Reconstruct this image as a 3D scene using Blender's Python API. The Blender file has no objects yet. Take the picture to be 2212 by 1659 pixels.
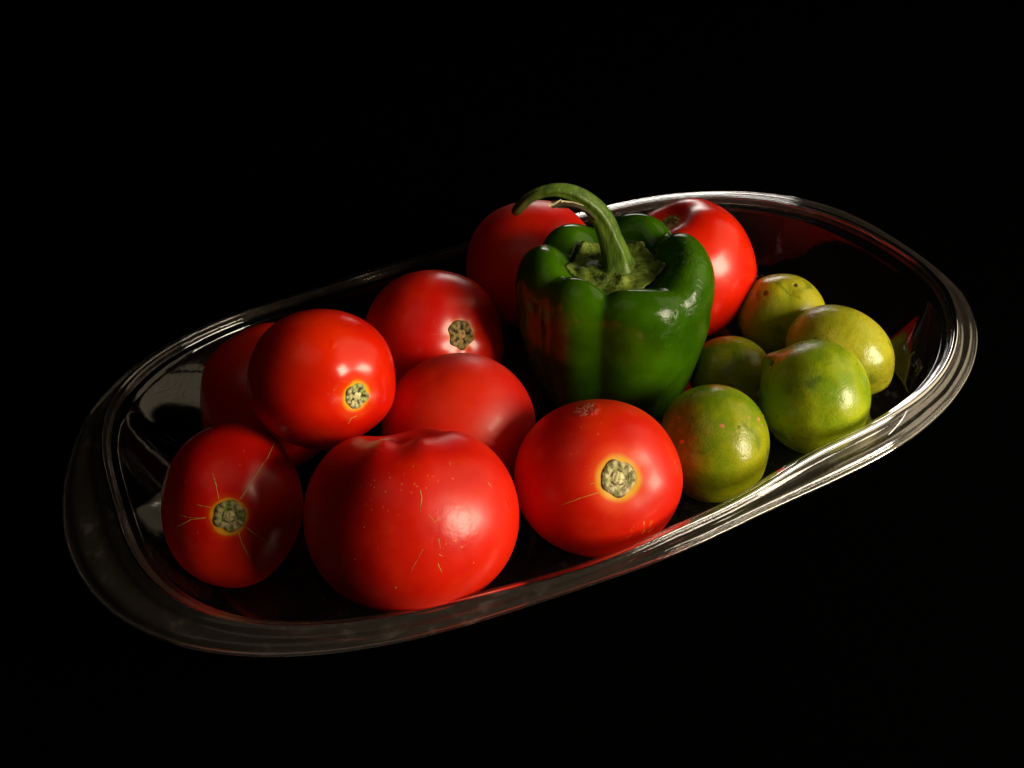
import bpy, math
import numpy as np
from mathutils import Matrix, Vector

# ------------------------------------------------------------------ camera, world, light
SC = bpy.context.scene
CM = 0.01                                     # everything below is written in centimetres
CAM_POS = (-17.4132, -32.4316, 31.9124)
CAM_R = (0.89348, -0.44818, -0.02876)
CAM_U = (0.30226, 0.55273, 0.77661)
CAM_F = (0.33217, 0.70258, -0.62932)
cam_data = bpy.data.cameras.new('camera')
cam_data.lens = 35.0
cam_data.sensor_width = 36.0
cam_data.clip_start = 0.01
cam_data.clip_end = 50.0
cam = bpy.data.objects.new('camera', cam_data)
SC.collection.objects.link(cam)
m = Matrix.Identity(4)
for i in range(3):
    m[i][0] = CAM_R[i]; m[i][1] = CAM_U[i]; m[i][2] = -CAM_F[i]; m[i][3] = CAM_POS[i] * CM
cam.matrix_world = m
SC.camera = cam

world = bpy.data.worlds.new('World')
SC.world = world
world.use_nodes = True
bg = world.node_tree.nodes['Background']
bg.inputs['Color'].default_value = (1.0, 0.85, 0.7, 1)
bg.inputs['Strength'].default_value = 0.0005   # a dark room

def area_lamp(name, pos, target, size_x, size_y, power, color):
    d = bpy.data.lights.new(name, 'AREA')
    d.shape = 'RECTANGLE'; d.size = size_x * CM; d.size_y = size_y * CM
    d.energy = power; d.color = color
    o = bpy.data.objects.new(name, d)
    SC.collection.objects.link(o)
    p = Vector(pos) * CM; t = Vector(target) * CM
    o.location = p
    o.rotation_euler = (t - p).to_track_quat('-Z', 'Y').to_euler()
    return o

# low warm key from the right front, through a window
area_lamp('window_light', (60, -83, 39), (-2, -2, 3), 46, 46, 17.0, (1.0, 0.86, 0.64))
# a far lamp behind on the right, grazing the far rim
lamp = area_lamp('back_light', (30, 36, 14.5), (13, 6, 3), 26, 5, 0.022, (1.0, 0.92, 0.82))
lamp.data.spread = math.radians(33)
# weak warm bounce from the wall on the right
area_lamp('wall_bounce', (88, -18, 62), (-8, 2, 3), 84, 84, 1.9, (1.0, 0.82, 0.54))
area_lamp('overhead_fill', (-45, -20, 110), (-4, 0, 3), 80, 80, 0.45, (1.0, 0.86, 0.70))  # soft fill lamp added overhead to lift the shadowed tomatoes

SC.view_settings.view_transform = 'Standard'
SC.view_settings.look = 'None'
SC.view_settings.exposure = 0.0
SC.view_settings.gamma = 1.0
SC.render.engine = 'CYCLES'
SC.cycles.use_denoising = True
SC.cycles.max_bounces = 12
SC.cycles.transparent_max_bounces = 24
SC.cycles.sample_clamp_indirect = 4.0

# ------------------------------------------------------------------ helpers
def link_mesh(name, verts, faces, mat, parent=None, smooth=True, label=None):
    me = bpy.data.meshes.new(name)
    me.from_pydata([tuple(float(c) * CM for c in v) for v in verts], [], faces)
    me.materials.append(mat)
    if smooth:
        me.polygons.foreach_set('use_smooth', [True] * len(me.polygons))
    me.update()
    o = bpy.data.objects.new(name, me)
    SC.collection.objects.link(o)
    if parent is not None:
        o.parent = parent
    if label:
        o['label'] = label
    return o

def grid_faces(nu, nv, wrap=True, off=0):
    """rows nu x columns nv, columns closed when wrap"""
    f = []
    for i in range(nu - 1):
        for j in range(nv if wrap else nv - 1):
            j2 = (j + 1) % nv
            f.append((off + i * nv + j, off + i * nv + j2, off + (i + 1) * nv + j2, off + (i + 1) * nv + j))
    return f

def thing(name, label, cat, pos, rot3, group=None):
    o = bpy.data.objects.new(name, None)
    SC.collection.objects.link(o)
    o.empty_display_size = 0.01
    mm = rot3.to_4x4()
    mm.translation = Vector(pos) * CM
    o.matrix_world = mm
    o['label'] = label; o['category'] = cat
    if group:
        o['group'] = group
    return o

def frame_from_axis(w, ref):
    """rotation whose local Z is w and whose local X is as close to ref as it can be"""
    w = Vector(w).normalized(); x = Vector(ref); x = (x - w * x.dot(w)).normalized()
    y = w.cross(x)
    return Matrix((x, y, w)).transposed()

def tube(path, radii, nseg=12, cap=True, squash=None):
    P = np.array(path, float); n = len(P)
    T = np.gradient(P, axis=0); T /= np.linalg.norm(T, axis=1)[:, None]
    ref = np.array([0.0, 0, 1]) if abs(T[0][2]) < 0.9 else np.array([1.0, 0, 0])
    V = []
    a = np.cross(T[0], ref); a /= np.linalg.norm(a)
    for i in range(n):
        a = a - T[i] * a.dot(T[i]); a /= np.linalg.norm(a)
        b = np.cross(T[i], a)
        for j in range(nseg):
            t = 2 * math.pi * j / nseg
            rr = radii[i] if not callable(radii) else radii(i / (n - 1), t)
            V.append(P[i] + rr * (math.cos(t) * a + math.sin(t) * b))
    F = grid_faces(n, nseg)
    if cap:
        for base, q in ((0, P[0]), ((n - 1) * nseg, P[-1])):
            c = len(V); V.append(q)
            for j in range(nseg):
                F.append((base + j, base + (j + 1) % nseg, c))
    return V, F

class Tree:
    """a small material writer"""
    def __init__(self, name):
        self.m = bpy.data.materials.new(name); self.m.use_nodes = True
        self.t = self.m.node_tree; self.t.nodes.clear()
        self.out = self.n('ShaderNodeOutputMaterial')
    def n(self, kind, **kw):
        o = self.t.nodes.new(kind)
        for k, v in kw.items():
            setattr(o, k, v)
        return o
    def l(self, a, b):
        self.t.links.new(a, b)
    def val(self, sock, v):
        if hasattr(v, 'links') or isinstance(v, bpy.types.NodeSocket):
            self.l(v, sock)
        else:
            sock.default_value = v
    def math(self, op, a, b=0.0, c=None, clamp=False):
        o = self.n('ShaderNodeMath', operation=op, use_clamp=clamp)
        self.val(o.inputs[0], a); self.val(o.inputs[1], b)
        if c is not None:
            self.val(o.inputs[2], c)
        return o.outputs[0]
    def ramp(self, fac, a, b, lo=0.0, hi=1.0):
        """smooth map of fac from [a, b] to [lo, hi]"""
        o = self.n('ShaderNodeMapRange', interpolation_type='SMOOTHSTEP')
        self.val(o.inputs['Value'], fac)
        o.inputs['From Min'].default_value = a; o.inputs['From Max'].default_value = b
        o.inputs['To Min'].default_value = lo; o.inputs['To Max'].default_value = hi
        return o.outputs[0]
    def mix(self, fac, a, b, mode='MIX'):
        o = self.n('ShaderNodeMix', data_type='RGBA', blend_type=mode)
        self.val(o.inputs['Factor'], fac)
        self.val(o.inputs[6], a if isinstance(a, bpy.types.NodeSocket) else (*a, 1))
        self.val(o.inputs[7], b if isinstance(b, bpy.types.NodeSocket) else (*b, 1))
        return o.outputs[2]
    def coord(self):
        return self.n('ShaderNodeTexCoord').outputs['Object']
    def noise(self, vec, scale, detail=3.0, rough=0.5, dist=0.0):
        o = self.n('ShaderNodeTexNoise')
        self.l(vec, o.inputs['Vector'])
        o.inputs['Scale'].default_value = scale; o.inputs['Detail'].default_value = detail
        o.inputs['Roughness'].default_value = rough; o.inputs['Distortion'].default_value = dist
        return o.outputs['Fac']
    def voro(self, vec, scale, rand=1.0):
        o = self.n('ShaderNodeTexVoronoi')
        self.l(vec, o.inputs['Vector']); o.inputs['Scale'].default_value = scale
        o.inputs['Randomness'].default_value = rand
        return o
    def scalev(self, vec, s):
        o = self.n('ShaderNodeMapping'); self.l(vec, o.inputs['Vector'])
        o.inputs['Scale'].default_value = s if isinstance(s, tuple) else (s, s, s)
        return o.outputs[0]
    def dist_to(self, vec, p):
        o = self.n('ShaderNodeVectorMath', operation='DISTANCE')
        self.l(vec, o.inputs[0]); o.inputs[1].default_value = tuple(q * CM for q in p)
        return o.outputs['Value']
    def bump(self, h, strength, distance, prev=None):
        o = self.n('ShaderNodeBump'); self.l(h, o.inputs['Height'])
        self.val(o.inputs['Strength'], strength); o.inputs['Distance'].default_value = distance * CM
        if prev is not None:
            self.l(prev, o.inputs['Normal'])
        return o.outputs[0]
    def principled(self, **kw):
        p = self.n('ShaderNodeBsdfPrincipled')
        for k, v in kw.items():
            self.val(p.inputs[k.replace('_', ' ')], v)
        self.l(p.outputs[0], self.out.inputs['Surface'])
        return p

# ------------------------------------------------------------------ measured sizes, centimetres
RIM_CREST = [20.2, 20.14, 20.03, 19.85, 19.59, 19.25, 18.83, 18.32, 17.73, 17.05, 16.32, 15.56, 14.82, 14.12, 13.51, 13.0, 12.59, 12.26, 12.0, 11.78, 11.59, 11.43, 11.3, 11.22, 11.19, 11.23, 11.32, 11.46, 11.64, 11.86, 12.12, 12.42, 12.79, 13.25, 13.82, 14.48, 15.25, 16.08, 16.93, 17.75, 18.49, 19.11, 19.57, 19.87, 20.01, 20.03, 19.97, 19.88, 19.83, 19.86, 19.91, 19.93, 19.86, 19.65, 19.28, 18.76, 18.11, 17.38, 16.61, 15.86, 15.16, 14.54, 14.01, 13.56, 13.18, 12.86, 12.57, 12.31, 12.08, 11.88, 11.73, 11.62, 11.58, 11.58, 11.62, 11.68, 11.77, 11.88, 12.03, 12.25, 12.56, 12.99, 13.55, 14.22, 14.97, 15.76, 16.56, 17.31, 18.0, 18.61, 19.14, 19.57, 19.91, 20.13, 20.24, 20.25]
RIM_GAP = [1.2, 1.34, 1.51, 1.67, 1.78, 1.81, 1.79, 1.73, 1.67, 1.64, 1.64, 1.64, 1.62, 1.53, 1.36, 1.35, 1.15, 1.0, 0.85, 0.85, 0.85, 0.85, 0.85, 0.85, 0.85, 0.85, 0.85, 0.85, 0.85, 0.85, 0.85, 0.85, 0.85, 0.85, 0.85, 0.85, 0.85, 0.85, 0.85, 0.85, 0.85, 0.85, 0.85, 1.0, 1.15, 1.35, 1.6, 1.85, 2.0, 2.02, 1.93, 1.78, 1.6, 1.4, 1.23, 1.09, 1.0, 0.94, 0.91, 0.89, 0.85, 0.78, 0.7, 0.61, 0.53, 0.48, 0.46, 0.47, 0.52, 0.57, 0.61, 0.64, 0.65, 0.64, 0.65, 0.68, 0.75, 0.87, 1.02, 1.18, 1.31, 1.4, 1.43, 1.39, 1.31, 1.21, 1.13, 1.08, 1.08, 1.1, 1.14, 1.15, 1.15, 1.12, 1.1, 1.12]
KINK_RIGHT, KINK_LEFT, KINK_BACK = -0.2375, 2.8383, 0.2957
# fruit: middle, half width, half height, direction of the stem end, two axes of the widths
PLACES = {
    'T1': ((-15.606, -1.904, 3.231), 2.756, 3.332, (-0.133, -0.807, 0.575), (0.95, -0.242, -0.198), (0.309, 0.641, 0.702)),
    'T2': ((-9.841, -7.177, 4.538), 3.955, 3.699, (0.221, 0.566, 0.794), (0.922, -0.376, -0.092), (0.331, 0.646, 0.688)),
    'T3': ((-2.084, -7.783, 3.502), 3.406, 3.201, (-0.121, -0.724, 0.679), (0.862, -0.507, 0.025), (0.339, 0.612, 0.714)),
    'T4': ((-10.887, -0.896, 7.198), 2.971, 2.81, (0.26, -0.937, 0.232), (0.94, -0.309, -0.146), (0.301, 0.549, 0.78)),
    'T5': ((-12.376, 3.589, 3.498), 3.22, 3.377, (-0.457, 0.889, -0.037), (0.946, -0.271, -0.176), (0.304, 0.564, 0.768)),
    'T6': ((-4.184, 4.156, 3.477), 3.456, 3.371, (0.15, -0.809, 0.569), (0.917, -0.392, -0.078), (0.29, 0.52, 0.804)),
    'T7': ((-5.686, -2.08, 3.453), 3.323, 3.2, (0.283, 0.02, -0.959), (0.91, -0.41, -0.062), (0.314, 0.582, 0.75)),
    'T8': ((2.92, 7.409, 3.687), 3.554, 3.421, (0.537, 0.809, -0.239), (0.886, -0.463, -0.015), (0.259, 0.467, 0.846)),
    'T9': ((9.814, 3.282, 3.575), 3.465, 3.557, (-0.331, 0.233, 0.914), (0.822, -0.563, 0.081), (0.246, 0.48, 0.842)),
    'P': ((3.081, -0.335, 5.093), 4.569, 4.622, (0.0, 0.0, 1.0), (0.855, -0.517, 0.035), (0.274, 0.508, 0.817)),
    'L1': ((3.815, -7.573, 2.669), 2.386, 2.555, (0.618, -0.586, -0.523), (0.81, -0.578, 0.096), (0.331, 0.587, 0.739)),
    'L2': ((9.331, -7.531, 3.025), 2.402, 2.583, (-0.409, 0.853, 0.324), (0.758, -0.633, 0.156), (0.31, 0.56, 0.769)),
    'L3': ((13.004, -4.978, 2.513), 2.24, 2.143, (0.354, -0.889, -0.29), (0.745, -0.645, 0.169), (0.284, 0.536, 0.795)),
    'L4': ((12.838, -0.871, 2.239), 2.2, 2.088, (-0.159, -0.321, 0.934), (0.776, -0.616, 0.136), (0.264, 0.514, 0.816)),
    'L5': ((7.897, -3.336, 1.987), 1.955, 1.822, (0.317, 0.881, -0.351), (0.802, -0.588, 0.106), (0.297, 0.547, 0.783)),
}
MEASURED = {'T1': (347, 912, 655, 1270), 'T2': (655, 925, 1122, 1328), 'T3': (1110, 862, 1475, 1205), 'T4': (533, 667, 855, 972), 'T5': (432, 697, 740, 1020), 'T6': (783, 583, 1090, 885), 'T7': (825, 762, 1157, 1075), 'T8': (1007, 432, 1300, 712), 'T9': (1338, 427, 1635, 735), 'P': (1112, 470, 1537, 900), 'L1': (1420, 830, 1663, 1086), 'L2': (1640, 733, 1882, 983), 'L3': (1697, 658, 1933, 862), 'L4': (1592, 591, 1785, 768), 'L5': (1488, 725, 1668, 890)}
MARK_A = (2.74, 0.60, (-0.044, 0.11))
MARK_B = (-0.40, 0.30, (0.03, 0.08))
LOBE9 = 0.6
L3LONG = 1.18
PEPPER_XY = (3.21, -0.13)
PSCALE = (0.045, 0.96)
STEM = [(0.1, 0, -0.1), (0.08, 0, 0.28), (0.0, 0.0, 0.8), (-0.25, 0.05, 1.6), (-0.60, 0.1, 2.5), (-1.15, 0.1, 3.3), (-1.92, 0.05, 3.92), (-2.80, 0, 4.14), (-3.75, 0, 3.85), (-4.5, 0, 3.05)]
SPLIT_A = 0.0
HUSKS = [([(-2.98, -0.50, 3.02), (-2.75, -0.56, 3.10), (-2.45, -0.50, 3.26)], 0.085, True),
         ([(-2.85, -0.40, 2.98), (-2.3, -0.52, 3.08), (-1.75, -0.55, 2.95), (-1.25, -0.50, 2.60), (-0.95, -0.45, 2.2)], 0.16, False),
         ([(-2.6, -0.34, 2.92), (-2.0, -0.45, 2.92), (-1.5, -0.47, 2.70), (-1.15, -0.45, 2.35)], 0.14, False),
         ([(-2.45, -0.52, 3.18), (-1.95, -0.58, 3.16), (-1.5, -0.57, 2.98)], 0.05, True)]

# ------------------------------------------------------------------ materials
def cloth_material():
    T = Tree('black_cloth'); c = T.coord()
    n = T.noise(c, 900.0, 2.0)
    T.principled(Base_Color=T.mix(n, (0.0005, 0.0005, 0.0005), (0.0009, 0.0008, 0.0008)), Roughness=1.0,
                 Specular_IOR_Level=0.0)
    return T.m

def plastic_material(name, haze=0.012, smear=0.03, bumpy=0.12, ior=1.49, rmin=0.06, gain=1.0, floor=0.0):
    """thin clear plastic: fresnel glossy over transparent, a trace of scattering where it is scuffed"""
    T = Tree(name); c = T.coord()
    big = T.noise(c, 28.0, 4.0, 0.6)
    fine = T.noise(T.scalev(c, (1.0, 1.0, 2.5)), 160.0, 4.0, 0.6, 0.4)
    nrm = T.bump(fine, bumpy, 0.04, T.bump(big, bumpy * 0.8, 0.25))
    fr = T.n('ShaderNodeFresnel'); fr.inputs['IOR'].default_value = ior
    T.l(nrm, fr.inputs['Normal'])
    gl = T.n('ShaderNodeBsdfGlossy'); gl.inputs['Color'].default_value = (1, 1, 1, 1)
    T.val(gl.inputs['Roughness'], T.ramp(big, 0.35, 0.7, rmin, rmin + 0.06)); T.l(nrm, gl.inputs['Normal'])
    tr = T.n('ShaderNodeBsdfTransparent'); tr.inputs['Color'].default_value = (0.97, 0.965, 0.96, 1)
    df = T.n('ShaderNodeBsdfDiffuse'); df.inputs['Color'].default_value = (0.66, 0.56, 0.47, 1); T.l(nrm, df.inputs['Normal'])
    sm = T.math('MULTIPLY', T.ramp(fine, 0.5, 0.72), T.ramp(big, 0.42, 0.62), clamp=True)
    hz = T.math('MULTIPLY_ADD', sm, smear, haze)
    m1 = T.n('ShaderNodeMixShader'); T.l(hz, m1.inputs[0]); T.l(tr.outputs[0], m1.inputs[1]); T.l(df.outputs[0], m1.inputs[2])
    m2 = T.n('ShaderNodeMixShader'); T.l(T.math('MULTIPLY_ADD', fr.outputs[0], gain, floor), m2.inputs[0]); T.l(m1.outputs[0], m2.inputs[1]); T.l(gl.outputs[0], m2.inputs[2])
    T.l(m2.outputs[0], T.out.inputs['Surface'])
    return T.m

def tomato_material(name, R, base=(0.58, 0.004, 0.0008), halo=0.95, halo_w=0.28, seed=0.0, patches=(), rough=0.28, ring=0.75, orange=(0.72, 0.016, 0.001), scar_side=None):
    T = Tree(name); c0 = T.coord()
    mp = T.n('ShaderNodeMapping'); T.l(c0, mp.inputs['Vector']); mp.inputs['Location'].default_value = (seed, seed * 0.7, -seed)
    c = mp.outputs[0]
    blotch = T.noise(c, 22.0, 3.0, 0.55)
    streak = T.noise(c, 70.0, 5.0, 0.6)
    col = T.mix(T.ramp(blotch, 0.38, 0.66), base, orange)
    col = T.mix(T.ramp(T.noise(c, 14.0, 2.0), 0.55, 0.72, 0.0, 0.5), col, (0.76, 0.030, 0.001))
    col = T.mix(T.math('MULTIPLY', T.ramp(streak, 0.5, 0.8), 0.22), col, (0.80, 0.07, 0.004))
    # tiny pale dots of the skin
    vo = T.voro(c, 330.0)
    dot = T.math('MULTIPLY', T.ramp(vo.outputs['Distance'], 0.08, 0.17, 1.0, 0.0), T.ramp(T.noise(c, 45.0, 2.0), 0.50, 0.66))
    col = T.mix(T.math('MULTIPLY', dot, 0.28), col, (0.85, 0.30, 0.05))
    # yellow ring round the stem scar (the scar sits at the local +Z pole)
    d = T.math('ADD', T.dist_to(c0, (0, 0, R)), T.math('MULTIPLY', T.math('SUBTRACT', streak, 0.5), 0.35 * CM))
    if halo > 0:
        col = T.mix(T.ramp(d, (ring + halo_w * 3.2) * CM, ring * CM, 0.0, 0.55 * halo), col, (0.90, 0.10, 0.004))
        col = T.mix(T.ramp(d, (ring + halo_w) * CM, ring * 0.95 * CM, 0.0, halo), col, (0.80, 0.42, 0.02))
    nrm = T.bump(T.noise(c, 30.0, 3.0), 0.22, 0.25)
    nrm = T.bump(T.ramp(T.noise(c, 95.0, 2.0), 0.30, 0.16), 0.5, 0.05, nrm)
    nrm = T.bump(T.noise(c, 700.0, 2.0), 0.06, 0.02, nrm)
    rg = T.ramp(T.noise(c, 60.0, 4.0), 0.3, 0.75, rough, rough + 0.10)
    for p, rad, kind in patches:
        k = T.ramp(T.math('ADD', T.dist_to(c0, p), T.math('MULTIPLY', T.math('SUBTRACT', streak, 0.5), rad * CM)), rad * CM, rad * 0.35 * CM, 0.0, 1.0)
        wr = T.noise(T.scalev(c, (1.0, 1.0, 1.0)), 330.0, 6.0, 0.7, 1.5)
        if kind == 'shrivel':
            nrm = T.bump(T.math('MULTIPLY', wr, k), 1.0, 0.12, nrm)
            col = T.mix(T.math('MULTIPLY', k, T.ramp(wr, 0.48, 0.60)), col, (0.55, 0.28, 0.22))
            col = T.mix(T.math('MULTIPLY', k, T.ramp(wr, 0.52, 0.40, 0.0, 0.7)), col, (0.16, 0.005, 0.004))
        elif kind == 'scuff':
            nrm = T.bump(T.math('MULTIPLY', T.noise(c, 160.0, 3.0), k), 0.5, 0.06, nrm)
            col = T.mix(T.math('MULTIPLY', k, T.ramp(T.noise(c, 420.0, 2.0, 0.5, 0.8), 0.66, 0.72, 0.0, 0.6)), col, (0.80, 0.30, 0.03))
    T.principled(Base_Color=col, Roughness=rg, Normal=nrm, Specular_IOR_Level=0.42,
                 Subsurface_Weight=0.12, Subsurface_Radius=(1.0, 0.12, 0.05), Subsurface_Scale=0.004,
                 Coat_Weight=0.05, Coat_Roughness=0.10)
    return T.m

def cork_material(name, pale=(0.42, 0.36, 0.16), green=(0.20, 0.24, 0.05), dark=(0.05, 0.018, 0.006), rad=0.62, slots=0.0, seed=0.0):
    """corky disc: pale middle, dark broken ring, knobbly green ring, dark rim; radius measured from the stem axis"""
    T = Tree(name); c = T.coord()
    a = T.noise(c, 180.0, 5.0, 0.65, 0.6); b = T.noise(c, 520.0, 4.0, 0.7)
    sx = T.n('ShaderNodeSeparateXYZ'); T.l(c, sx.inputs[0])
    r = T.math('SQRT', T.math('ADD', T.math('MULTIPLY', sx.outputs[0], sx.outputs[0]), T.math('MULTIPLY', sx.outputs[1], sx.outputs[1])))
    r = T.math('ADD', T.math('DIVIDE', r, rad * CM), T.math('MULTIPLY', T.math('SUBTRACT', a, 0.5), 0.45))
    an = T.math('ARCTAN2', sx.outputs[1], sx.outputs[0])
    col = T.mix(T.ramp(a, 0.38, 0.62), green, pale)
    col = T.mix(T.ramp(r, 0.34, 0.24), col, tuple(min(1, q * 1.25) for q in pale))
    ring = T.math('MULTIPLY', T.ramp(r, 0.30, 0.38), T.ramp(r, 0.50, 0.42))
    brk = T.ramp(T.math('SINE', T.math('MULTIPLY_ADD', an, 5.0, seed)), -0.5, 0.4, 0.25 + 0.0 * slots, 0.9)
    col = T.mix(T.math('MULTIPLY', ring, brk), col, dark)
    if slots:
        sl = T.math('MULTIPLY', T.math('MULTIPLY', T.ramp(T.math('SINE', T.math('MULTIPLY_ADD', an, 5.0, seed)), 0.45, 0.8), T.ramp(r, 0.22, 0.34)), T.ramp(r, 0.80, 0.62))
        col = T.mix(T.math('MULTIPLY', sl, slots), col, dark)
    kn = T.math('MULTIPLY', T.ramp(T.math('SINE', T.math('MULTIPLY', an, 11.0)), 0.2, -0.8), T.math('MULTIPLY', T.ramp(r, 0.55, 0.65), T.ramp(r, 1.0, 0.88)))
    col = T.mix(T.math('MULTIPLY', kn, 0.55), col, dark)
    col = T.mix(T.ramp(r, 0.90, 1.02, 0.0, 0.85), col, dark)
    col = T.mix(T.ramp(b, 0.44, 0.34, 0.0, 0.7), col, dark)
    T.principled(Base_Color=col, Roughness=0.65, Normal=T.bump(b, 0.7, 0.05, T.bump(a, 0.6, 0.1)), Specular_IOR_Level=0.35)
    return T.m

def plain_material(name, col, rough=0.5, bump_scale=0.0, spec=0.4):
    T = Tree(name); c = T.coord()
    n = T.noise(c, bump_scale or 300.0, 3.0)
    c1 = tuple(q * 0.7 for q in col)
    T.principled(Base_Color=T.mix(n, c1, col), Roughness=rough, Normal=T.bump(n, 0.3, 0.02), Specular_IOR_Level=spec)
    return T.m

def lime_material(name, base, tint, dark=(0.07, 0.13, 0.006), seed=0.0, tip=2.5, marks=(), scab=0.5):
    T = Tree(name); c0 = T.coord()
    mp = T.n('ShaderNodeMapping'); T.l(c0, mp.inputs['Vector']); mp.inputs['Location'].default_value = (seed, -seed, seed * 0.5)
    c = mp.outputs[0]
    a = T.noise(c, 38.0, 3.0, 0.55); b = T.noise(c, 130.0, 4.0, 0.6)
    col = T.mix(T.ramp(a, 0.36, 0.66), base, tint)
    col = T.mix(T.ramp(T.noise(c, 85.0, 3.0, 0.5, 0.8), 0.56, 0.72, 0.0, 0.65), col, dark)
    col = T.mix(T.ramp(T.noise(c, 105.0, 4.0, 0.6, 0.5), 0.56, 0.72, 0.0, 0.25), col, (0.30, 0.17, 0.012))
    gl = T.voro(c, 760.0)
    col = T.mix(T.ramp(gl.outputs['Distance'], 0.05, 0.5, 0.22, 0.0), col, dark)
    sp = T.voro(c, 210.0)
    spk = T.math('MULTIPLY', T.ramp(sp.outputs['Distance'], 0.06, 0.15, 1.0, 0.0), T.ramp(b, 0.54, 0.62))
    col = T.mix(T.math('MULTIPLY', spk, 0.6), col, (0.55, 0.36, 0.06))
    sp2 = T.voro(c, 120.0)
    spk2 = T.math('MULTIPLY', T.ramp(sp2.outputs['Distance'], 0.05, 0.12, 1.0, 0.0), T.ramp(a, 0.45, 0.55))
    col = T.mix(T.math('MULTIPLY', spk2, 0.8), col, (0.03, 0.05, 0.004))
    # brown scar at the blossom end (local +Z pole)
    k = T.ramp(T.math('ADD', T.dist_to(c0, (0, 0, tip)), T.math('MULTIPLY', T.math('SUBTRACT', b, 0.5), 0.5 * CM)), 0.50 * CM, 0.12 * CM)
    col = T.mix(T.math('MULTIPLY', k, scab), col, (0.16, 0.07, 0.012))
    nrm = T.bump(a, 0.5, 0.35)
    nrm = T.bump(b, 0.35, 0.06, nrm)
    nrm = T.bump(T.ramp(gl.outputs['Distance'], 0.0, 0.55), 0.22, 0.022, nrm)
    for p, rad in marks:
        kk = T.ramp(T.math('ADD', T.dist_to(c0, p), T.math('MULTIPLY', T.math('SUBTRACT', b, 0.5), rad * CM)), rad * CM, rad * 0.3 * CM)
        col = T.mix(T.math('MULTIPLY', kk, 0.85), col, (0.05, 0.03, 0.006))
        nrm = T.bump(T.math('MULTIPLY', kk, -1.0), 0.8, 0.10, nrm)
    T.principled(Base_Color=col, Roughness=T.ramp(b, 0.3, 0.7, 0.23, 0.33), Normal=nrm, Specular_IOR_Level=0.4,
                 Subsurface_Weight=0.10, Subsurface_Radius=(0.8, 0.7, 0.1), Subsurface_Scale=0.003)
    return T.m

def pepper_material():
    T = Tree('green_pepper_skin'); c = T.coord()
    a = T.noise(c, 26.0, 3.0, 0.55); b = T.noise(c, 300.0, 4.0, 0.6)
    col = T.mix(T.ramp(a, 0.32, 0.70), (0.020, 0.068, 0.0008), (0.046, 0.132, 0.0012))
    col = T.mix(T.ramp(b, 0.60, 0.78, 0.0, 0.35), col, (0.09, 0.17, 0.012))
    sp = T.voro(c, 95.0)
    spk = T.math('MULTIPLY', T.ramp(sp.outputs['Distance'], 0.03, 0.09, 1.0, 0.0), T.ramp(a, 0.5, 0.6))
    col = T.mix(T.math('MULTIPLY', spk, 0.8), col, (0.10, 0.07, 0.02))
    nrm = T.bump(T.noise(c, 45.0, 3.0, 0.5), 0.30, 0.30)
    # shrivelled skin on the right shoulder, dimpled skin elsewhere
    w = T.noise(c, 210.0, 4.0, 0.6, 0.9)
    k = T.math('MAXIMUM', T.ramp(T.dist_to(c, (3.4, -0.8, 7.2)), 2.6 * CM, 0.9 * CM, 0.0, 0.5), T.ramp(T.dist_to(c, (2.4, -3.2, 6.6)), 2.0 * CM, 0.5 * CM, 0.0, 0.6))
    nrm = T.bump(T.math('MULTIPLY', w, k), 0.85, 0.20, nrm)
    nrm = T.bump(T.noise(c, 420.0, 3.0), 0.10, 0.03, nrm)
    T.principled(Base_Color=col, Roughness=T.ramp(b, 0.3, 0.7, 0.12, 0.20), Normal=nrm, Specular_IOR_Level=0.28,
                 Coat_Weight=0.05, Coat_Roughness=0.08)
    return T.m

def stalk_material():
    T = Tree('pepper_stalk'); c = T.coord()
    a = T.noise(T.scalev(c, (1.0, 1.0, 0.25)), 260.0, 4.0, 0.6); b = T.noise(c, 120.0, 4.0, 0.6)
    col = T.mix(T.ramp(a, 0.35, 0.7), (0.040, 0.085, 0.006), (0.105, 0.180, 0.014))
    sx = T.n('ShaderNodeSeparateXYZ'); T.l(c, sx.inputs[0])
    col = T.mix(T.ramp(T.math('ADD', sx.outputs[0], T.math('MULTIPLY', b, 0.012)), -0.024, -0.034, 0.0, 0.75), col, (0.045, 0.040, 0.010))
    col = T.mix(T.ramp(b, 0.62, 0.74, 0.0, 0.7), col, (0.26, 0.24, 0.06))
    col = T.mix(T.ramp(T.noise(c, 200.0, 5.0, 0.7), 0.66, 0.74, 0.0, 0.8), col, (0.03, 0.022, 0.006))
    T.principled(Base_Color=col, Roughness=0.42, Normal=T.bump(a, 0.7, 0.08, T.bump(b, 0.5, 0.12)), Specular_IOR_Level=0.45)
    return T.m

def calyx_material():
    T = Tree('pepper_calyx'); c = T.coord()
    a = T.noise(c, 110.0, 5.0, 0.65, 0.8); b = T.noise(c, 330.0, 4.0, 0.65)
    col = T.mix(T.ramp(a, 0.36, 0.64), (0.055, 0.095, 0.005), (0.21, 0.28, 0.032))
    col = T.mix(T.ramp(b, 0.44, 0.34, 0.0, 0.8), col, (0.018, 0.020, 0.004))
    col = T.mix(T.ramp(b, 0.64, 0.72, 0.0, 0.6), col, (0.33, 0.29, 0.10))
    T.principled(Base_Color=col, Roughness=0.5, Normal=T.bump(b, 0.7, 0.08, T.bump(a, 0.7, 0.2)), Specular_IOR_Level=0.45)
    return T.m

FLECK = plain_material('yellow_fleck', (0.64, 0.33, 0.035), 0.5)
FLECK_GREEN = plain_material('green_yellow_fleck', (0.56, 0.46, 0.06), 0.5)
FLECK_ORANGE = plain_material('orange_fleck', (0.80, 0.24, 0.03), 0.5)
SCAB = plain_material('orange_scab', (0.66, 0.24, 0.09), 0.6)

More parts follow.
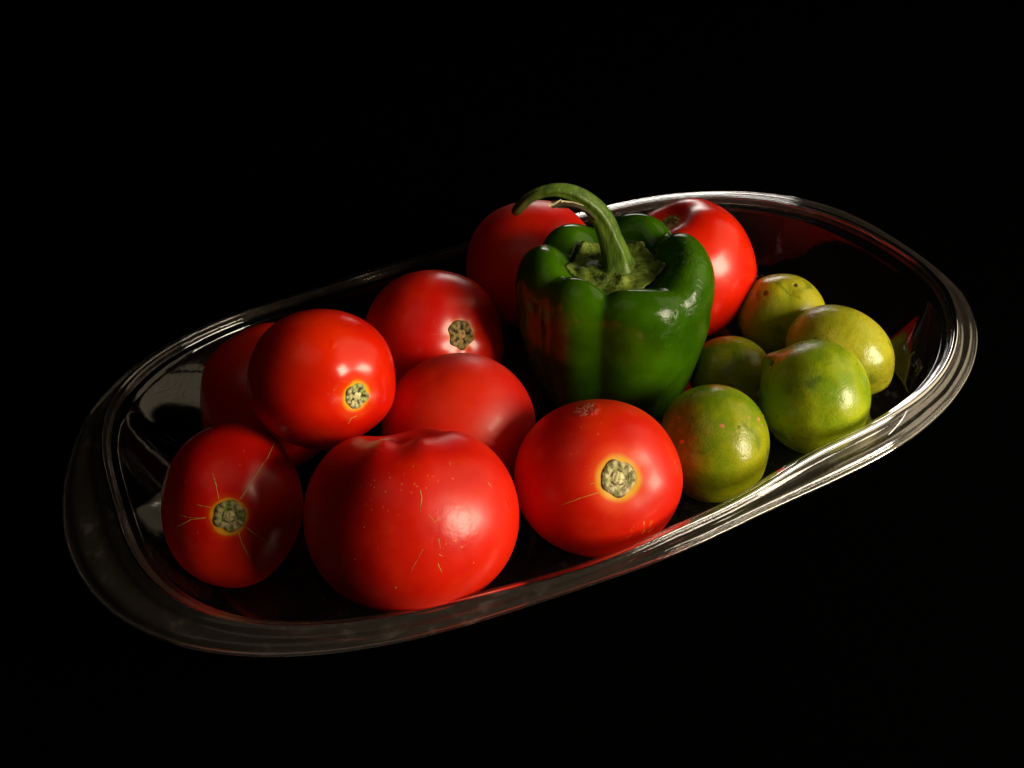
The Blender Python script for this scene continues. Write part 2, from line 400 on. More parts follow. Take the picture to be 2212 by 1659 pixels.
# ------------------------------------------------------------------ the surface: black cloth
V = []
n = 60
for i in range(n):
    for j in range(n):
        x = -150 + 300 * i / (n - 1); y = -130 + 420 * j / (n - 1)
        V.append((x, y, 0.0))
table = link_mesh('tabletop', V, grid_faces(n, n, wrap=False), cloth_material())
table['kind'] = 'structure'
table['label'] = 'black matte cloth surface under the clear tray'

# ------------------------------------------------------------------ the tray
NT = 480
def fine(vals):
    """periodic Catmull-Rom of the 96 measured radii"""
    v = np.array(vals, float); n = len(v); out = []
    for i in range(NT):
        s = i * n / NT; k = int(s); f = s - k
        p0, p1, p2, p3 = v[(k - 1) % n], v[k % n], v[(k + 1) % n], v[(k + 2) % n]
        out.append(0.5 * (2 * p1 + (p2 - p0) * f + (2 * p0 - 5 * p1 + 4 * p2 - p3) * f * f + (3 * p1 - p0 - 3 * p2 + p3) * f ** 3))
    return np.array(out)
RC = fine(RIM_CREST); GAP = fine(RIM_GAP)
TH = 2 * math.pi * np.arange(NT) / NT
def adiff(a, b):
    return (a - b + math.pi) % (2 * math.pi) - math.pi
KINKS = (KINK_RIGHT, KINK_LEFT)
crease = sum(np.exp(-np.abs(adiff(TH, k)) / 0.014) for k in KINKS) + 0.35 * np.exp(-np.abs(adiff(TH, KINK_BACK)) / 0.012)
kink = sum(np.exp(-np.abs(adiff(TH, k)) / 0.06) for k in KINKS)
RCk = RC + 0.08 * kink
TOP = 3.5
cx, cy = RCk * np.cos(TH), RCk * np.sin(TH)
ox, oy = (RCk + GAP) * np.cos(TH), (RCk + GAP) * np.sin(TH)
def superell(a, b, n):
    n = n + 1.9 * np.maximum(0, np.cos(TH)) ** 2; a = a - 0.5 * np.maximum(0, np.cos(TH)) ** 2
    r = (np.abs(np.cos(TH) / a) ** n + np.abs(np.sin(TH) / b) ** n) ** (-1 / n)
    return r * np.cos(TH), r * np.sin(TH)
fx, fy = superell(17.2, 9.95, 3.1)
cut = 1 - 0.075 * np.exp(-(adiff(TH, 2.68) / 0.14) ** 2)          # the flatter panel at the back left
fx, fy = fx * cut, fy * cut
zr = TOP + 0.365 * (cx / 20) ** 2
tx, ty = np.gradient(cx), np.gradient(cy)
tx, ty = (np.roll(cx, -1) - np.roll(cx, 1)), (np.roll(cy, -1) - np.roll(cy, 1))
L = np.hypot(tx, ty); nx, ny = ty / L, -tx / L            # outward normal
rows = []
# floor, centre to edge, with a shallow raised rib near its edge
for s in (0.0, 0.25, 0.5, 0.7, 0.82, 0.86, 0.88, 0.90, 0.93, 0.97):
    z = 0.22 + (0.06 if s in (0.86, 0.88) else 0.0)
    rows.append((fx * s, fy * s, np.full(NT, z)))
# wall, rising and bulging outward; creases run down it from the two ends
lx, ly = cx - nx * 0.55, cy - ny * 0.55
NW = 18
for i in range(NW + 1):
    s = i / NW
    h = 1 - (1 - s) ** 1.18
    z = 0.22 + (zr - 0.42 - 0.22) * (s ** 1.12)
    x = fx + (lx - fx) * h; y = fy + (ly - fy) * h
    push = -0.16 * crease * math.sin(math.pi * min(1, s * 0.9 + 0.1))
    rows.append((x + nx * push, y + ny * push, z))
# ledge under the crest
rows.append((cx - nx * 0.50, cy - ny * 0.50, zr - 0.385))
rows.append((cx - nx * 0.30, cy - ny * 0.30, zr - 0.36))
rows.append((cx - nx * 0.27, cy - ny * 0.27, zr - 0.33))
rows.append((cx - nx * 0.24, cy - ny * 0.24, zr - 0.25))
basin_rows = rows
rim_rows = [(cx - nx * 0.24, cy - ny * 0.24, zr - 0.25)]
for a_, b_ in ((0.23, 0.18), (0.20, 0.12), (0.15, 0.06), (0.08, 0.015), (0.0, 0.0), (-0.07, 0.012), (-0.12, 0.04)):
    rim_rows.append((cx - nx * a_, cy - ny * a_, zr - b_))
w = np.minimum(1.0, GAP / 1.0)
for t_, d_ in ((0.20, 0.08), (0.25, 0.14), (0.31, 0.20), (0.40, 0.235), (0.50, 0.24), (0.60, 0.235), (0.70, 0.24), (0.77, 0.265), (0.82, 0.31), (0.86, 0.39), (0.885, 0.455),
               (0.92, 0.475), (0.96, 0.468), (0.99, 0.45), (1.0, 0.47), (0.99, 0.50)):
    rim_rows.append((cx + (ox - cx) * t_, cy + (oy - cy) * t_, zr - d_))
rng = np.random.default_rng(5)
def wob(amp, kmax=40):
    r = np.zeros(NT)
    for k in range(6, kmax):
        r += rng.normal() * np.cos(k * TH + rng.uniform(0, 6.28)) / math.sqrt(kmax)
    return r * amp
def ring_mesh(rows, name, mat, parent, rough=0.0):
    V = []
    for (x, y, z) in rows:
        d = wob(rough)
        V += list(zip(x, y, z + d))
    F = grid_faces(len(rows), NT)
    if np.allclose(rows[0][0], 0):
        pass
    o = link_mesh(name, V, F, mat, parent)
    if name == 'rim':
        so = o.modifiers.new('thickness', 'SOLIDIFY'); so.thickness = 0.07 * CM; so.offset = -1
    return o
tray = thing('plastic_tray', 'clear plastic oval tray with flared rim, holding all the vegetables and limes', 'tray', (0, 0, 0), Matrix.Identity(3))
PLASTIC = plastic_material('clear_plastic', 0.006, 0.03, 0.05, 1.31, 0.05, 0.26, 0.036)
PLASTIC_RIM = plastic_material('clear_plastic_rim', 0.016, 0.05, 0.12, 1.45, 0.05, 0.45)
ring_mesh(basin_rows, 'basin', PLASTIC, tray, 0.004)
ring_mesh(rim_rows, 'rim', PLASTIC_RIM, tray, 0.006)

T_ = Tree('clear_plastic_bead')
g_ = T_.n('ShaderNodeBsdfGlass'); g_.inputs['IOR'].default_value = 1.49; g_.inputs['Roughness'].default_value = 0.08
T_.l(T_.bump(T_.noise(T_.coord(), 60.0, 3.0), 0.10, 0.15), g_.inputs['Normal']); T_.l(g_.outputs[0], T_.out.inputs['Surface'])
V = []
for i in range(NT):
    for j in range(16):
        a_ = 2 * math.pi * j / 16
        rr_ = 0.11 + 0.05 * math.cos(TH[i])
        V.append((cx[i] + nx[i] * (rr_ * math.cos(a_) + 0.02), cy[i] + ny[i] * (rr_ * math.cos(a_) + 0.02), zr[i] + rr_ * math.sin(a_) + 0.02))
F = [(i * 16 + j, i * 16 + (j + 1) % 16, ((i + 1) % NT) * 16 + (j + 1) % 16, ((i + 1) % NT) * 16 + j) for i in range(NT) for j in range(16)]
link_mesh('rim_bead', V, F, T_.m, tray)
V = []
for i in range(NT):
    for j in range(10):
        a_ = 2 * math.pi * j / 10
        k_ = 0.06 * math.cos(a_)
        V.append((ox[i] + nx[i] * k_, oy[i] + ny[i] * k_, zr[i] - 0.47 + 0.06 * math.sin(a_)))
F = [(i * 10 + j, i * 10 + (j + 1) % 10, ((i + 1) % NT) * 10 + (j + 1) % 10, ((i + 1) % NT) * 10 + j) for i in range(NT) for j in range(10)]
link_mesh('outer_lip', V, F, T_.m, tray)

def wall_point(theta, s):
    """a point on the inner wall, theta in radians, s from 0 (floor) to 1 (ledge), 0.03 in front of it"""
    i = theta % (2 * math.pi) / (2 * math.pi) * NT; k = int(i) % NT; f = i - int(i); k2 = (k + 1) % NT
    j = s * NW; r0 = 10 + min(NW - 1, int(j)); g = j - int(min(NW - 1, int(j)))
    def P(r, c): return np.array([rows[r][0][c], rows[r][1][c], rows[r][2][c]])
    p = (P(r0, k) * (1 - f) + P(r0, k2) * f) * (1 - g) + (P(r0 + 1, k) * (1 - f) + P(r0 + 1, k2) * f) * g
    return p + np.array([-nx[k], -ny[k], 0.4]) * 0.03
def emboss(strokes, th0, s0, sc, name='embossed_mark'):
    """thin raised lines moulded into the wall; strokes are polylines in a small local plane"""
    V = []; F = []
    for st in strokes:
        pts = []
        for a, b in zip(st[:-1], st[1:]):
            for q in np.linspace(0, 1, 5)[:-1]:
                pts.append((a[0] + (b[0] - a[0]) * q, a[1] + (b[1] - a[1]) * q))
        pts.append(st[-1])
        P = [wall_point(th0 + u_ * sc[0], s0 + v_ * sc[1]) for u_, v_ in pts]
        v, f = tube(P, [0.022] * len(P), 5, cap=False)
        o = len(V); V += v; F += [tuple(o + q for q in ff) for ff in f]
    return link_mesh(name, V, F, PLASTIC_RIM, tray)
CHEV = [[(0, 3), (1.2, 2.1), (4.2, 3.6)], [(0.2, 2.4), (1.4, 1.5), (4.2, 3.0)], [(0.0, 1.8), (1.3, 0.9), (4.2, 2.4)], [(-0.3, 1.2), (1.2, 0.3), (4.2, 1.8)],
        [(1.2, 0.3), (1.3, -1.6), (2.0, -1.8)], [(2.3, 0.4), (2.3, -1.5)], [(2.7, -1.2), (2.7, 0.2), (4.2, 0.8)], [(3.1, -1.0), (3.1, -0.2), (4.2, 0.2)], [(0.4, 0.0), (0.9, -0.8)]]
emboss(CHEV, MARK_A[0], MARK_A[1], MARK_A[2])
emboss([[(0, 0), (0, 2), (1.2, 2)], [(0.5, 0), (0.5, 1.3), (1.2, 1.3)], [(1.2, 2), (1.2, 0.3), (1.8, 0.3)], [(2.4, 0), (2.4, 2)]], MARK_B[0], MARK_B[1], MARK_B[2])

# ------------------------------------------------------------------ tomatoes
def harmonics(rng, amp, kmax=4):
    terms = [(rng.normal(), rng.uniform(0, 6.28), rng.integers(1, kmax), rng.integers(1, 4)) for _ in range(7)]
    def f(th, ph):
        return amp * sum(a * math.cos(m_ * ph + p) * math.sin(k * th) for a, p, m_, k in terms) / 2.6
    return f

class Round:
    """a lobed, dimpled round fruit: local +Z is the stem end; stretched in the two view-free directions sx, sy"""
    def __init__(self, key, Rx, Ry, rot, ex, ey, flat=0.94, lobes=5, lobe=0.02, lobe_ph=0.0, dimple=0.25, dimw=0.30, amp=0.008, seed=1, nipple=0.0, nipw=0.25, long=1.0, square=0.0, fold=None):
        self.R = math.sqrt(Rx * Ry); self.rot = rot; self.p = dict(flat=flat, lobes=lobes, lobe=lobe, ph=lobe_ph, dimple=dimple, dimw=dimw, nipple=nipple, nipw=nipw, long=long, sq=square, fold=fold)
        self.h = harmonics(np.random.default_rng(seed), amp)
        ex, ey = np.array(ex), np.array(ey); ez = np.cross(ex, ey)
        M = Rx * np.outer(ex, ex) + Ry * np.outer(ey, ey) + self.R * np.outer(ez, ez)
        Rm = np.array(rot)
        self.M = Rm.T @ M @ Rm                    # acts in local coordinates
    def raw(self, th, ph):
        q = self.p; s, c = math.sin(th), math.cos(th)
        g = math.exp(-((th - 0.75) / 0.6) ** 2) + 0.35 * math.exp(-((th - 1.6) / 0.8) ** 2)
        rad = 1 + q['lobe'] * g * math.cos(q['lobes'] * ph + q['ph'] + 0.5 * math.sin(ph + q['ph'])) + self.h(th, ph)
        sq = 1 + q['sq'] * (s * s * c * c) * 4 * 0.5
        x, y, z = s * rad * sq, s * rad * sq, c * rad * sq * q['flat'] * q['long']
        rho = s
        if c > 0:
            z -= q['dimple'] * math.exp(-(rho / q['dimw']) ** 2) * (1 + 0.35 * q['lobe'] * 10 * math.cos(q['lobes'] * ph + q['ph']) * min(1, rho / q['dimw']))
            z += q['nipple'] * math.exp(-(rho / q['nipw']) ** 2)
        else:
            z += 0.012 * math.exp(-(rho / 0.14) ** 2)
        if q['fold']:
            fp, fw_, fd = q['fold']
            dd = (ph - fp + math.pi) % (2 * math.pi) - math.pi
            k = fd * math.exp(-(dd / fw_) ** 2) * math.exp(-((th - 0.45) / 0.45) ** 2)
            x *= 1 - k; y *= 1 - k; z *= 1 - k
        return x * math.cos(ph), y * math.sin(ph), z
    def pt(self, th, ph, lift=0.0):
        p = self.M @ np.array(self.raw(th, ph))
        if lift:
            p = p * (1 + lift / np.linalg.norm(p))
        return p
    def mesh(self, nu=90, nv=128):
        V = []
        for i in range(nu):
            th = math.pi * (i + 0.02) / (nu - 1 + 0.04)
            for j in range(nv):
                V.append(self.pt(th, 2 * math.pi * j / nv))
        F = grid_faces(nu, nv)
        for base, th in ((0, 0.0), ((nu - 1) * nv, math.pi)):
            c = len(V); V.append(self.pt(th, 0.0))
            for j in range(nv):
                a, b = base + j, base + (j + 1) % nv
                F.append((a, c, b) if base == 0 else (b, c, a))
        return V, F
    def uv_of_local(self, d):
        d = np.linalg.inv(self.M) @ np.array(d, float); d /= np.linalg.norm(d)
        return math.acos(max(-1, min(1, d[2] ))), math.atan2(d[1], d[0])

def flecks(rd, spots, lift=0.0):
    """small raised corky flecks lying on the skin: (theta, phi, length, width, angle)"""
    V = []; F = []
    r = np.random.default_rng(3)
    for th, ph, ln, wd, an in spots:
        p0 = rd.pt(th, ph); e = 0.01
        a = rd.pt(th + e, ph) - p0; a /= np.linalg.norm(a)
        b = rd.pt(th, ph + e / max(0.1, math.sin(th))) - p0; b -= a * a.dot(b); b /= np.linalg.norm(b)
        nn = np.cross(a, b); nn *= np.sign(nn.dot(p0))
        d1 = math.cos(an) * a + math.sin(an) * b; d2 = np.cross(nn, d1)
        k = 7; o = len(V); V.append(p0 + nn * 0.022)
        for j in range(k):
            t = 2 * math.pi * j / k; q = r.uniform(0.7, 1.2)
            V.append(p0 + d1 * ln * q * math.cos(t) + d2 * wd * q * math.sin(t) - nn * 0.008)
        for j in range(k):
            F.append((o, o + 1 + j, o + 1 + (j + 1) % k))
    return V, F

def scar_mesh(rd, rad, seed, tilt=0.0, boss=0.24, sink=-0.025):
    """the corky disc where the stalk came off"""
    r = np.random.default_rng(seed); V = []; F = []
    nr, na = 26, 84
    ph0 = r.uniform(0, 6.28, 6); am = r.uniform(0.01, 0.045, 6)
    base_z = rd.pt(0.0, 0.0)[2]
    ex = rd.pt(0.12, 0.0); ey = rd.pt(0.12, math.pi / 2)
    def surf(x, y):
        rho = math.hypot(x, y); ph = math.atan2(y, x)
        lo, hi = 0.0, 0.9
        for _ in range(12):
            mid = (lo + hi) / 2; q = rd.pt(mid, ph)
            if math.hypot(q[0], q[1]) < rho: lo = mid
            else: hi = mid
        return rd.pt(lo, ph)[2]
    for i in range(nr + 1):
        t = i / nr
        for j in range(na):
            ph = 2 * math.pi * j / na
            R_ = rad * (1 + sum(a * math.cos((k + 2) * ph + p) for k, (a, p) in enumerate(zip(am, ph0))))
            x, y = R_ * t * math.cos(ph), R_ * t * math.sin(ph)
            h = 0.045 * (1 - t ** 8)
            h += 0.030 * math.exp(-((t - 0.78) / 0.12) ** 2) * (1 + 0.9 * math.cos(11 * ph + ph0[0]))
            h -= 0.040 * math.exp(-((t - 0.50) / 0.06) ** 2) * (0.7 + 0.4 * math.cos(5 * ph + ph0[1]))
            h += 0.05 * math.exp(-(t / boss) ** 6)
            h += 0.006 * r.normal()
            if i == nr: h = -0.05
            V.append((x, y, surf(x, y) + h - sink))
    F = grid_faces(nr + 1, na)
    return V, F

def streak(rd, th0, th1, ph0, ph1, n=18, w=0.030, wob_=0.05, seed=0):
    r = np.random.default_rng(seed); s = []
    for i in range(n):
        t = (i + 0.5 * r.uniform()) / n
        s.append((th0 + (th1 - th0) * t, ph0 + (ph1 - ph0) * t + wob_ * r.normal() * 0.15, w * r.uniform(0.7, 1.6) * (1.15 - 0.6 * t), w * 0.55 * (1.2 - 0.5 * t), r.uniform(-0.3, 0.3)))
    return s

def at(rd, vx, vy):
    """(theta, phi) of the skin point seen at view offset vx (right), vy (up), in units of the radius"""
    vz = math.sqrt(max(0.0, 1 - vx * vx - vy * vy))
    w_ = np.array(rd.ex) * vx + np.array(rd.ey) * vy + np.cross(rd.ex, rd.ey) * vz
    return rd.uv_of_local(np.array(rd.rot).T @ w_ * rd.R)

def make_round(key, name, label, cat, group, mat_fn, part='skin', **kw):
    pos, Rx, Ry, axis, ex, ey = PLACES[key]
    rot = frame_from_axis(axis, ex if abs(Vector(axis).dot(Vector(ex))) < 0.95 else ey)
    root = thing(name, label, cat, pos, rot, group)
    rd = Round(key, Rx, Ry, rot, ex, ey, **kw)
    rd.ex, rd.ey = ex, ey
    top = float(rd.pt(0.0, 0.0)[2])
    V, F = rd.mesh()
    o = link_mesh(part, V, F, mat_fn(rd, top), root)
    return root, rd, top

TOMATOES = 'ripe red tomatoes in the clear tray'
def cork(k): return cork_material('scar_cork_%s' % k)

# front left: five rays of cracks round its scar
root, rd, top = make_round('T1', 'tomato', 'red tomato at the tray\'s left end with yellow cracks raying from its round scar', 'tomato', TOMATOES,
    lambda rd, top: tomato_material('tomato_skin_cracked', top, seed=0.31, ring=0.66, halo=0.75, halo_w=0.10),
    flat=0.95, lobe=0.012, dimple=0.06, dimw=0.33, seed=11, amp=0.010)
v, f = scar_mesh(rd, 0.60, 2); link_mesh('stem_scar', v, f, cork_material('scar_cork_greenish', (0.50, 0.42, 0.20), (0.24, 0.28, 0.06), rad=0.60), root)
def from_to(rd, a, b, n, w, seed):
    ta, pa = at(rd, *a); tb, pb = at(rd, *b)
    out = []; r = np.random.default_rng(seed)
    for i in range(n):
        t = (i + r.uniform(0, 0.4)) / n
        x = a[0] + (b[0] - a[0]) * t + r.normal() * 0.0012; y = a[1] + (b[1] - a[1]) * t + r.normal() * 0.0012
        th, ph = at(rd, x, y); t2, p2 = at(rd, x + (b[0] - a[0]) * 0.01, y + (b[1] - a[1]) * 0.01)
        an = math.atan2((p2 - ph) * math.sin(th), t2 - th)
        k = 1.25 - 0.6 * t
        out.append((th, ph, w * r.uniform(1.3, 2.2) * k, w * 0.55 * k, an))
    return out
def crack(rd, root, pts, n, w, seed, mat, name='crack'):
    s = []
    m_ = max(2, n // (len(pts) - 1))
    for a, b in zip(pts[:-1], pts[1:]):
        s += from_to(rd, a, b, m_, w, seed)
    v, f = flecks(rd, s); return link_mesh(name, v, f, mat, root)
def vp(key, x, y):
    """a measured skin position, as an offset from the fruit's middle in radii"""
    b = MEASURED[key]
    return ((x - (b[0] + b[2]) / 2) / ((b[2] - b[0]) / 2), -(y - (b[1] + b[3]) / 2) / ((b[3] - b[1]) / 2))
for pts, n_, w_ in ((((515, 1080), (540, 1035), (565, 990), (581, 952)), 30, 0.048), (((474, 1078), (470, 1050), (463, 1020)), 16, 0.032),
                    (((458, 1098), (443, 1094), (430, 1090)), 8, 0.03), (((448, 1121), (420, 1124), (388, 1142)), 18, 0.042), (((436, 1122), (410, 1118), (392, 1112)), 10, 0.03),
                    (((511, 1158), (520, 1185), (543, 1230)), 20, 0.038), (((527, 1147), (555, 1172), (588, 1198)), 20, 0.048)):
    crack(rd, root, [vp('T1', *p) for p in pts], n_, w_, n_, FLECK_GREEN)
v, f = flecks(rd, [(*at(rd, *vp('T1', 394, 1062)), 0.06, 0.035, 0.5)]); link_mesh('fleck', v, f, FLECK_ORANGE, root)

# the biggest, in front
root, rd, top = make_round('T2', 'tomato', 'largest red tomato at the front, golden scratches on its face and a cleft top', 'tomato', TOMATOES,
    lambda rd, top: tomato_material('tomato_skin_scratched', top, seed=0.77, halo=0.0, rough=0.32, base=(0.56, 0.004, 0.0008), orange=(0.72, 0.014, 0.001),
        patches=[(tuple(rd.pt(*at(rd, *vp('T2', 975, 1150)))), 1.0, 'scuff')]),
    flat=0.95, lobes=4, lobe=0.03, lobe_ph=0.9, dimple=0.42, dimw=0.26, seed=21, amp=0.010, square=0.05, fold=(-1.66, 0.30, 0.11))
S2 = [(((905, 1078), (908, 1090), (905, 1105)), 14, 0.05), (((906, 1105), (905, 1120)), 7, 0.02), (((924, 1122), (935, 1135), (950, 1125)), 12, 0.035),
      (((944, 1168), (948, 1185)), 8, 0.04), (((911, 1186), (898, 1207), (884, 1230)), 16, 0.028), (((943, 1215), (951, 1230)), 8, 0.05), (((970, 1018), (971, 1026)), 4, 0.045),
      (((1050, 1062), (1056, 1072)), 5, 0.03), (((838, 954), (812, 968)), 8, 0.045), (((945, 1196), (953, 1200)), 4, 0.035), (((910, 936), (932, 930)), 6, 0.03)]
for pts, n_, w_ in S2:
    crack(rd, root, [vp('T2', *p) for p in pts], n_, w_ * 0.75, n_ + 3, FLECK, 'scratch')
r_ = np.random.default_rng(8)
sp = [(*at(rd, *vp('T2', x, y)), s_, s_ * 0.8, 0) for x, y, s_ in ((790, 1142, .03), (818, 1180, .02), (855, 1256, .05), (1018, 1214, .045), (770, 1202, .035), (890, 1030, .03), (862, 1018, .025), (838, 1012, .02), (872, 1045, .025),
      (920, 1048, .03), (975, 1052, .05), (812, 1070, .03), (805, 1065, .02), (900, 1000, .025), (1062, 1190, .03), (940, 1100, .02), (1010, 1090, .02), (845, 990, .03))]
v, f = flecks(rd, sp); o = link_mesh('fleck', v, f, FLECK_ORANGE, root); o['kind'] = 'stuff'

# front middle: scar faces the camera
root, rd, top = make_round('T3', 'tomato', 'tomato in front of the pepper, pale scar ringed yellow, shrivelled bruise on top', 'tomato', TOMATOES,
    lambda rd, top: tomato_material('tomato_skin_bruised', top, seed=0.13, ring=0.74, halo=0.95, halo_w=0.26, rough=0.33, base=(0.64, 0.009, 0.0008), orange=(0.82, 0.034, 0.001),
        patches=[(tuple(rd.pt(*at(rd, *vp('T3', 1268, 890)))), 0.75, 'shrivel'), (tuple(rd.pt(*at(rd, *vp('T3', 1395, 1130)))), 0.9, 'scuff')]),
    flat=0.93, lobes=5, lobe=0.007, lobe_ph=0.4, dimple=0.10, dimw=0.36, seed=31, amp=0.008)
v, f = scar_mesh(rd, 0.70, 7); link_mesh('stem_scar', v, f, cork_material('scar_cork_pale', (0.62, 0.53, 0.28), (0.38, 0.38, 0.13), (0.09, 0.035, 0.015), rad=0.70, seed=1.0), root)
crack(rd, root, [vp('T3', *p) for p in ((1298, 1062), (1262, 1072), (1218, 1087))], 22, 0.040, 4, FLECK)
for pts, n_, w_ in ((((1284, 1045), (1300, 1040)), 5, .03), (((1318, 1008), (1335, 1004)), 5, .04), (((1395, 1135), (1388, 1150)), 6, 0.03), (((1408, 1118), (1404, 1140)), 8, 0.025), (((1428, 1140), (1422, 1165)), 8, .02)):
    crack(rd, root, [vp('T3', *p) for p in pts], n_, w_, n_, FLECK, 'scratch')

# on top of the pile
root, rd, top = make_round('T4', 'tomato', 'glossy red tomato lying on top of the left heap, small scar at its lower right', 'tomato', TOMATOES,
    lambda rd, top: tomato_material('tomato_skin_glossy', top, seed=0.52, ring=0.50, halo=0.95, halo_w=0.20, rough=0.20),
    flat=0.97, lobes=5, lobe=0.016, lobe_ph=2.0, dimple=0.10, dimw=0.34, seed=41, amp=0.010)
v, f = scar_mesh(rd, 0.50, 12); link_mesh('stem_scar', v, f, cork_material('scar_cork_small', (0.64, 0.58, 0.30), (0.36, 0.44, 0.11), rad=0.50, slots=0.9, seed=2.0), root)
crack(rd, root, [vp('T4', *p) for p in ((772, 897), (760, 902), (750, 915))], 8, 0.035, 5, FLECK, 'scratch')

# behind it on the left
make_round('T5', 'tomato', 'dark red tomato at the back left, mostly hidden behind the topmost tomato', 'tomato', TOMATOES,
    lambda rd, top: tomato_material('tomato_skin_left', top, seed=0.91, halo=0.0), flat=0.95, dimple=0.12, seed=51)

# back row, scar on the right
root, rd, top = make_round('T6', 'tomato', 'shaded red tomato left of the pepper with a dull brown scar at its right', 'tomato', TOMATOES,
    lambda rd, top: tomato_material('tomato_skin_shaded', top, seed=0.44, ring=0.66, halo=0.45, halo_w=0.10, rough=0.26),
    flat=0.93, lobes=5, lobe=0.014, lobe_ph=1.0, dimple=0.07, dimw=0.30, seed=61)
v, f = scar_mesh(rd, 0.66, 19); link_mesh('stem_scar', v, f, cork_material('scar_cork_brown', (0.38, 0.24, 0.08), (0.22, 0.17, 0.04), (0.02, 0.012, 0.004), rad=0.66, slots=0.95, seed=0.5), root)
crack(rd, root, [vp('T6', *p) for p in ((975, 724), (955, 722), (930, 724))], 9, 0.022, 6, FLECK_ORANGE)
crack(rd, root, [vp('T6', *p) for p in ((1030, 712), (1050, 708))], 5, 0.022, 6, FLECK_ORANGE)

# centre of the tray
root, rd, top = make_round('T7', 'tomato', 'plain red tomato in the middle, between the largest one and the pepper, no scar showing', 'tomato', TOMATOES,
    lambda rd, top: tomato_material('tomato_skin_plain', top, seed=0.23, halo=0.0, rough=0.42), flat=0.96, lobe=0.01, dimple=0.15, seed=71, amp=0.008)
crack(rd, root, [vp('T7', *p) for p in ((965, 770), (952, 778))], 5, 0.03, 2, FLECK_ORANGE, 'scratch')

root, rd, top = make_round('T8', 'tomato', 'dark red tomato at the back rim behind the pepper stalk, thin seam down its side', 'tomato', TOMATOES,
    lambda rd, top: tomato_material('tomato_skin_back', top, seed=0.65, halo=0.0, rough=0.34), flat=0.97, lobe=0.02, dimple=0.12, seed=81, amp=0.010)
crack(rd, root, [vp('T8', *p) for p in ((1068, 478), (1078, 520), (1095, 560), (1112, 590))], 30, 0.026, 9, plain_material('seam_brown', (0.20, 0.06, 0.01)), 'seam')

root, rd, top = make_round('T9', 'tomato', 'bright red tomato right of the pepper with a deep dimpled top by the far rim', 'tomato', TOMATOES,
    lambda rd, top: tomato_material('tomato_skin_dimpled', top, seed=0.05, ring=0.60, halo=0.7, halo_w=0.2, base=(0.64, 0.008, 0.0008), rough=0.22),
    flat=0.97, lobes=5, lobe=0.012, square=0.10, lobe_ph=LOBE9, dimple=0.20, dimw=0.29, seed=91, amp=0.012)
v, f = scar_mesh(rd, 0.62, 23); link_mesh('stem_scar', v, f, cork_material('scar_cork_dark', (0.60, 0.44, 0.14), (0.34, 0.32, 0.06), (0.05, 0.025, 0.006), rad=0.62), root)

# ------------------------------------------------------------------ limes
LIMES = 'green and yellow limes at the right end of the tray'
YG = (0.30, 0.36, 0.012); G = (0.13, 0.26, 0.006)
def lime(key, label, base, tint, seed, marks=(), scab=0.6, **kw):
    return make_round(key, 'lime', label, 'lime', LIMES, lambda rd, top: lime_material('lime_peel_%d' % seed, base, tint, seed=seed * 0.137, tip=top,
        marks=[(tuple(rd.pt(*at(rd, *vp(key, x, y)))), r_m) for x, y, r_m in marks], scab=scab), part='peel', lobe=0.006, seed=seed, flat=1.0, **kw)
root, rd, top = lime('L1', 'green lime right of the bruised tomato, dotted with small orange scabs', (0.135, 0.235, 0.004), (0.31, 0.32, 0.006), 3, dimple=-0.06, dimw=0.25, amp=0.008)
spots = [(1472, 903, .05, .035), (1448, 890, .03, .02), (1478, 955, .055, .06), (1559, 921, .05, .05), (1635, 904, .06, .05), (1614, 901, .03, .03), (1650, 893, .04, .045), (1645, 918, .028, .03), (1540, 855, .03, .02)]
v, f = flecks(rd, [(*at(rd, *vp('L1', x, y)), a_ * 2.5, b_ * 2.5, 0.4) for x, y, a_, b_ in spots]); o = link_mesh('scab', v, f, SCAB, root); o['kind'] = 'stuff'
lime('L2', 'large green lime nearest the right front rim with a pointed nipple on its left', (0.175, 0.285, 0.004), (0.37, 0.43, 0.010), 5, marks=[(1672, 785, .2)],
     dimple=0.0, nipple=0.17, nipw=0.24, amp=0.016, scab=0.8)
lime('L3', 'yellowest and longest lime, against the tray\'s right end behind the nippled lime', (0.37, 0.38, 0.014), (0.52, 0.47, 0.028), 7, marks=[],
     dimple=0.0, nipple=0.07, nipw=0.30, amp=0.016, long=L3LONG)
lime('L4', 'yellow green lime at the back with two dark stem pits, beside the dimpled tomato', (0.28, 0.30, 0.009), (0.42, 0.39, 0.014), 9, marks=[(1719, 618, .17), (1655, 635, .17)],
     dimple=0.06, dimw=0.2, amp=0.012, scab=0.0)
lime('L5', 'smallest lime in view, dull olive, tucked between the pepper and the other limes', (0.17, 0.19, 0.005), (0.25, 0.24, 0.008), 12, dimple=0.0, amp=0.012, scab=0.0)

